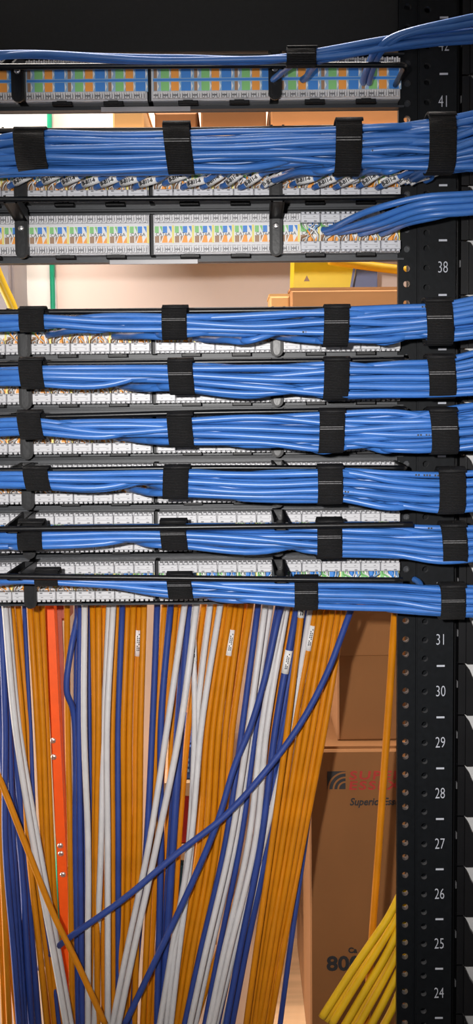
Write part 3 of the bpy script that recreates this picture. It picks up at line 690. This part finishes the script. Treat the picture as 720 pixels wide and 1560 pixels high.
for i, (c, d, xs, rf) in enumerate(HANG):
    rnd = random.Random(i)
    d2 = d + 0.006 * math.sin(i * 2.1)
    pix = [(xs[0] + (xs[0] - xs[1]) * .10, 908, d * .5), (xs[0], 930, d)]
    if c == 'shaded_blue' and xs[0] == 120: pix += [(108, 990, d - .01), (101.5, 1050, d - .012)]
    pix += [(xs[1], 1105, d2), (xs[2], 1285, d), (xs[3], 1464, d2), (xs[3] + (xs[3] - xs[2]) * .9, 1640, d), (xs[3] + (xs[3] - xs[2]) * 1.6, 1800, d)]
    o, pts = strand('patch_cable', f'{CN[c]} hanging patch cable, {nth(rank[i])} {CN[c]} one counted from the rack post', 'cable', pix, RP * rf, c, CN[c] + ' patch cables hanging below the panels', n=22)
    for (cc, xm, y0, y1) in (('shaded_blue', 451, 993, 1031), ('orange', 480, 955, 992), ('orange', 358, 965, 1000), ('orange', 212, 962, 1000), ('white', 293, 978, 1008), ('orange', 459, 928, 942)):
        if c == cc and xs[0] == xm and d < .086: wrap_label(o, pts, y0, y1, RP * rf * 1.12 if xm != 212 else RP * 1.02)
strand('patch_cable', 'dark blue patch cable slanting in front of all the hanging strands from beside the boxes', 'cable',
       [(545, 905, .02), (531, 938, .035), (498, 1025, .040), (455, 1106, .042), (400, 1180, .042), (340, 1245, .042), (270, 1300, .042), (190, 1368, .042), (110, 1425, .046), (85, 1446, .075), (60, 1475, .11)], RP * 1.02, 'shaded_blue', n=8)
strand('patch_cable', 'dark blue patch cable sloping across orange strands and crossing under the slanting one', 'cable',
       [(438, 905, .03), (425, 935, .05), (404, 1030, .05), (382, 1105, .05), (356, 1170, .05), (330, 1255, .048), (290, 1350, .05), (236, 1464, .05), (190, 1560, .05)], RP * 1.02, 'shaded_blue')
strand('patch_cable', 'single orange patch cable slanting over white strands at the lower corner', 'cable',
       [(-40, 1100, .035), (0, 1188, .040), (40, 1290, .042), (80, 1390, .044), (116, 1464, .044), (160, 1560, .044)], RP * 1.0, 'orange')
strand('patch_cable', 'lone thick orange cable hanging between the cardboard boxes and the rack post', 'cable',
       [(606, 905, .03), (601, 940, .05), (593, 1060, .060), (583, 1200, .062), (576, 1300, .062), (567, 1420, .062), (560, 1520, .062), (552, 1640, .062)], RP * 1.22, 'orange')
YEL = [[(616, 1348), (592, 1396), (565, 1436), (535, 1480), (490, 1550)], [(622, 1360), (600, 1405), (576, 1445), (548, 1490), (505, 1560)], [(628, 1372), (606, 1418), (586, 1458), (560, 1502), (520, 1570)],
       [(634, 1388), (612, 1436), (594, 1474), (572, 1515), (535, 1580)], [(640, 1404), (618, 1456), (602, 1490), (582, 1530), (550, 1590)], [(646, 1424), (624, 1474), (610, 1506), (594, 1544), (562, 1600)],
       [(625, 1354), (596, 1400), (570, 1441), (541, 1485), (497, 1555)], [(637, 1380), (609, 1428), (590, 1466), (566, 1508), (527, 1575)]]
for k, p in enumerate(YEL):
    dd = .030 + .004 * (k % 2) if k < 6 else .042
    strand('patch_cable', f'yellow cable fanning from behind the post foot, {nth(k + 1)} of the sloping yellow bunch' if k < 6 else f'yellow cable in the rear layer of the sloping bunch, {("upper", "lower")[k - 6]} one', 'cable', [(x, y, dd) for x, y in p], RP * 1.25, 'yellow', 'yellow cables beside the post')

# ------------------------------------------------------------------ things behind the rack
def carton(name, label, x0, x1, y0, y1, Y, depth, key, extra=None, cat='box', seam=None):
    """box whose viewer side was measured at pixels x0..x1, y0..y1 and depth Y"""
    a, c = U(x0, y1, Y), U(x1, y0, Y); root = thing(name, label, cat, (a.x, Y, a.z)); wd, ht = c.x - a.x, c.z - a.z
    mb = MB(); mb.box(0, wd, 0, depth, 0, ht, key, 0.002); link('carton_body', mb.mesh('carton_body'), root)
    mb = MB(); mb.box(-0.001, wd + 0.001, depth * .02, depth * .495, ht, ht + 0.003, key); mb.box(-0.001, wd + 0.001, depth * .505, depth * .98, ht, ht + 0.003, key); link('lid_flap', mb.mesh('lid_flap'), root)
    if seam is not None:
        z = U(x0, seam, Y).z - a.z; mb = MB(); mb.box(-0.0015, wd + 0.0015, -0.0015, depth * .99, z, ht + 0.001, key, 0.001); link('lid_skirt', mb.mesh('lid_skirt'), root)
    return root, a, wd, ht
BXY = 0.36
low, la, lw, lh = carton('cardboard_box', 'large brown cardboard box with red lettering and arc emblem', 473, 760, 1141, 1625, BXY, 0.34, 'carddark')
def put(me, name, px, py, Y=BXY, root=low): return link(name, me, root, U(px, py, Y) - root.location + Vector((0, -0.0004, 0)))
def emblem():
    mb = MB(); s = 28.5 * PXS(BXY); mb.box(0, s, -0.0003, 0.0001, -s, 0, 'ink')
    cx, cz_ = s, -s                                  # arcs centred on the lower outer corner
    for r0, r1 in ((0.36, 0.46), (0.62, 0.72), (0.90, 1.0)):
        for q in range(10):
            a0, a1 = math.pi / 2 + math.pi / 2 * q / 10, math.pi / 2 + math.pi / 2 * (q + 1) / 10
            mb.poly([(cx + s * r * math.cos(a) * .98, -0.0004, cz_ + s * r * math.sin(a) * .98) for r, a in ((r0, a0), (r0, a1), (r1, a1), (r1, a0))][::-1], 'carddark')
    return mb.mesh('emblem')
put(emblem(), 'emblem', 498, 1175)
put(TXT_SUP, 'red_lettering', 531, 1182); put(TXT_ESS, 'red_lettering', 530, 1197.5)
put(TXT_SE, 'black_lettering', 532, 1222); put(TXT_800, 'black_lettering', 497, 1469); put(TXT_CA, 'black_lettering', 530, 1448)
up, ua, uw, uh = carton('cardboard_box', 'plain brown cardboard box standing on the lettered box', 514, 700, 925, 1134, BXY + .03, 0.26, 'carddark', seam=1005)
up.location.z = la.z + lh + 0.0032
tb = la.z
tab = thing('work_table', 'plain wooden table carrying the large lettered cardboard box', 'table', (la.x - 0.05, BXY - 0.03, 0))
mb = MB(); mb.box(la.x - 0.05, la.x + 0.34, BXY - 0.03, BXY + 0.36, tb - 0.03, tb - 0.0005, 'wood'); rel(mb, 'table_top', tab)
for x, y in ((la.x - 0.03, BXY), (la.x + 0.29, BXY), (la.x - 0.03, BXY + .32), (la.x + 0.29, BXY + .32)):
    mb = MB(); mb.box(x, x + 0.04, y, y + 0.035, 0, tb - 0.03, 'wood'); rel(mb, 'leg', tab)

def shelf(label, x0, x1, ytop, Y):
    a, c = U(x0, ytop, Y), U(x1, ytop, Y); root = thing('wall_shelf', label, 'shelf', (a.x, Y, a.z))
    mb = MB(); mb.box(0, c.x - a.x, 0, WALL_Y - 0.006 - Y, -0.018, 0, 'wood', 0.001); link('board', mb.mesh('board'), root)
    for x in (0.03, c.x - a.x - 0.05):
        mb = MB(); mb.prism([(x, -0.018), (x + 0.02, -0.018), (x + 0.02, -0.06), (x, -0.06)][::-1], 0.20 if WALL_Y - Y > .25 else 0.1, WALL_Y - 0.006 - Y, 'wood'); link('shelf_bracket', mb.mesh('shelf_bracket'), root)
    return a.z
# shelf with the yellow carton, seen through the gap between the panels
z1 = shelf('wooden wall shelf behind the panel below the yellow carton', 396, 800, 488, 0.42)
yb0, yb1 = U(446, 488, 0.50), U(546, 380, 0.50)
yl = thing('yellow_carton', 'bright yellow carton with a slate blue stripe, on the shelf behind the gap', 'carton', (yb0.x, 0.50, z1))
hh = yb1.z - z1; wt = yb1.x - yb0.x
mb = MB(); mb.prism([(0, 0), (wt * .80, 0), (wt * 1.02, hh), (wt * .03, hh)], 0, 0.12, 'ylwbox'); link('carton_body', mb.mesh('carton_body'), yl)
mb = MB(); mb.prism([(wt * .78, 0), (wt * .82, 0), (wt * 1.0, hh), (wt * .96, hh)], -0.0006, 0.0002, 'slate'); link('printed_stripe', mb.mesh('printed_stripe'), yl)
mb = MB(); c = U(467, 424, .5) - yl.location; s_ = .0035
mb.prism([(c.x - s_, c.z - s_), (c.x + s_, c.z - s_), (c.x, c.z + s_)], -0.0006, 0.0002, 'lbrown')
for q in range(3): mb.box(c.x - 0.009, c.x + 0.009 - q * .003, -0.0006, 0.0002, c.z - .017 - q * .003, c.z - .0158 - q * .003, 'lbrown')
link('printed_mark', mb.mesh('printed_mark'), yl)
e = U(533, 488, .56); f_ = U(577, 405, .56)
bk = thing('slate_folder_box', 'slate blue box file standing just behind the yellow carton', 'box', (e.x - .012, .56, z1))
mb = MB(); mb.box(0, f_.x - e.x + .010, 0, 0.09, 0, f_.z - z1, 'slate', .001); link('file_body', mb.mesh('file_body'), bk)
mb = MB(); mb.box(-0.006, 0.002, 0.0, 0.09, 0, f_.z - z1 + .004, 'ylwbox', .0005); link('spine_edge', mb.mesh('spine_edge'), bk)
p0, p1 = U(530, 404, .47), U(640, 420, .47)
strand('yellow_strap', 'yellow flat strap crossing above the slate box file behind the gap', 'strap', [(500, 396, .47), (560, 405, .47), (610, 411, .47), (660, 416, .47)], .0055, 'yellow')
cb, ca_, cw_, ch_ = carton('cardboard_box', 'orange brown cardboard box in front of the yellow carton', 443, 760, 440, 488, 0.425, 0.07, 'card')
cb.location.z = z1 + .0005
sm, sa_, sw_, sh_ = carton('cardboard_box', 'small tan carton peeping out beside the orange brown box', 411, 441, 450, 488, 0.45, 0.10, 'cardlight'); sm.location.z = z1 + .0005
z2 = shelf('high wooden wall shelf behind the thick blue bundle', 160, 800, 203, 0.45)
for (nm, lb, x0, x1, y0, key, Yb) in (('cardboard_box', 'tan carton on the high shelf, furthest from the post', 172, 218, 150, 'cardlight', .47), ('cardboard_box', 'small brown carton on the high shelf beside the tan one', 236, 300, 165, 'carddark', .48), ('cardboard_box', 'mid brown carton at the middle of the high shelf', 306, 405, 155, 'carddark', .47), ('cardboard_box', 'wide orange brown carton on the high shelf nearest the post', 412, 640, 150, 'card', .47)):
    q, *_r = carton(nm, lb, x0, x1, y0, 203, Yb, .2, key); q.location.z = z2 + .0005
# small wooden shelf with cartons, glimpsed between the hanging cables
for (ys_, items) in ((1192, [('blue_carton', 'blue carton glimpsed between hanging cables above the pale shelf edge', 268, 300, 1140, 'bookblue')]), (1420, [('teal_carton', 'dark teal carton glimpsed low between the hanging cables', 255, 300, 1325, 'teal'), ])):
    z3 = shelf('pale wooden wall shelf glimpsed ' + ('under the blue carton' if ys_ == 1192 else 'under the dark teal carton'), 240, 330, ys_, .50)
    for nm, lb, x0, x1, y0, key in items:
        q, a_, w_, h_ = carton(nm, lb, x0, x1, y0, ys_, .51, .16, key, cat='carton'); q.location.z = z3 + .0005
        if key == 'bookblue':
            mb = MB()
            for t in range(4): mb.box(w_ * .30, w_ * .62, -.0004, .0002, h_ * (.22 + .16 * t), h_ * (.30 + .16 * t), 'lcyan')
            link('printed_stripe', mb.mesh('printed_stripe'), q)
q, a_, w_, h_ = carton('red_carton', 'red carton glimpsed between hanging cables under the pale shelf', 262, 300, 1214, 1290, .51, .12, 'bookred', cat='carton')
z4 = shelf('narrow wooden wall shelf glimpsed under the red carton', 245, 325, 1290, .50); q.location.z = z4 + .0005

# green earth wire, white board, grey cabinet, yellow cable on the wall
strand('earth_wire', 'green earth wire running down the wall behind the gap', 'cable', [(74, 60, .735), (76, 250, .735), (79, 405, .735), (80.5, 470, .735), (83, 640, .735), (86, 900, .735), (88, 1300, .735), (90, 1700, .735)], .0034, 'green', n=6)
a, c = U(-250, 640, WALL_Y - .012), U(76, 60, WALL_Y - .012)
wbd = thing('white_board', 'bright white laminate board on the wall beside the green wire', 'board', (c.x, WALL_Y - .012, a.z))
mb = MB(); mb.box(a.x, c.x, WALL_Y - .012, WALL_Y, a.z, c.z, 'wb', .001); rel(mb, 'board_sheet', wbd)
mb = MB(); mb.box(c.x - .001, c.x + .001, WALL_Y - .013, WALL_Y, a.z, c.z, 'steel'); rel(mb, 'edge_trim', wbd)
a, c = U(-140, 620, .62), U(17, 330, .62)
gc = thing('grey_cabinet', 'grey metal wall cabinet edge behind the yellow cable', 'cabinet', (c.x, .62, a.z))
mb = MB(); mb.box(a.x, c.x, .63, WALL_Y - .012, a.z, c.z, 'grey', .002); rel(mb, 'cabinet_body', gc)
mb = MB(); mb.box(a.x + .004, c.x - .004, .62, .63, a.z + .004, c.z - .004, 'grey', .002); rel(mb, 'door', gc)
strand('patch_cable', 'yellow cable sloping behind the panels at the edge of the wall gap', 'cable', [(-40, 330, .20), (-12, 396, .20), (2, 430, .20), (20, 470, .20), (38, 520, .2), (50, 600, .2)], .0048, 'yellow')

# orange stepladder behind the hanging cables
lad = thing('stepladder', 'orange fibreglass stepladder rail seen between the hanging cables', 'ladder', (U(95, 1464, .13).x, .13, 0))
def rail(Y, xs, w_, key, th=.025):
    P = [U(x, y, Y) for x, y in xs]; s_ = w_ * PXS(Y) / 2; mb = MB()
    top, bot = P[0], P[-1]; t = bot.z / (top.z - bot.z); bot = bot - (top - bot) * t      # carried on down to the floor
    mb.hexa([(bot.x - s_, Y, 0), (bot.x + s_, Y, 0), (bot.x + s_, Y + th, 0), (bot.x - s_, Y + th, 0), (top.x - s_, Y, top.z), (top.x + s_, Y, top.z), (top.x + s_, Y + th, top.z), (top.x - s_, Y + th, top.z)], key)
    return mb
rel(rail(.13, [(72, 870), (101, 1464)], 15, 'ladder', .02), 'rail', lad)
for x, y in ((82, 1153), (92, 1288), (93, 1300), (96, 1332), (81, 1128)):
    link('rivet', screw_mesh(.0028, .002), lad, U(x, y, .13) - lad.location)
rel(rail(.151, [(83, 870), (107, 1464)], 16, 'rung', .006), 'rear_flange', lad)
for yy in (930, 1340):
    a = U(70 if yy < 1000 else 92, yy, .15); mb = MB(); mb.box(a.x, a.x + .02, .152, .20, a.z - .011, a.z + .011, 'rung', .003); rel(mb, 'step', lad)
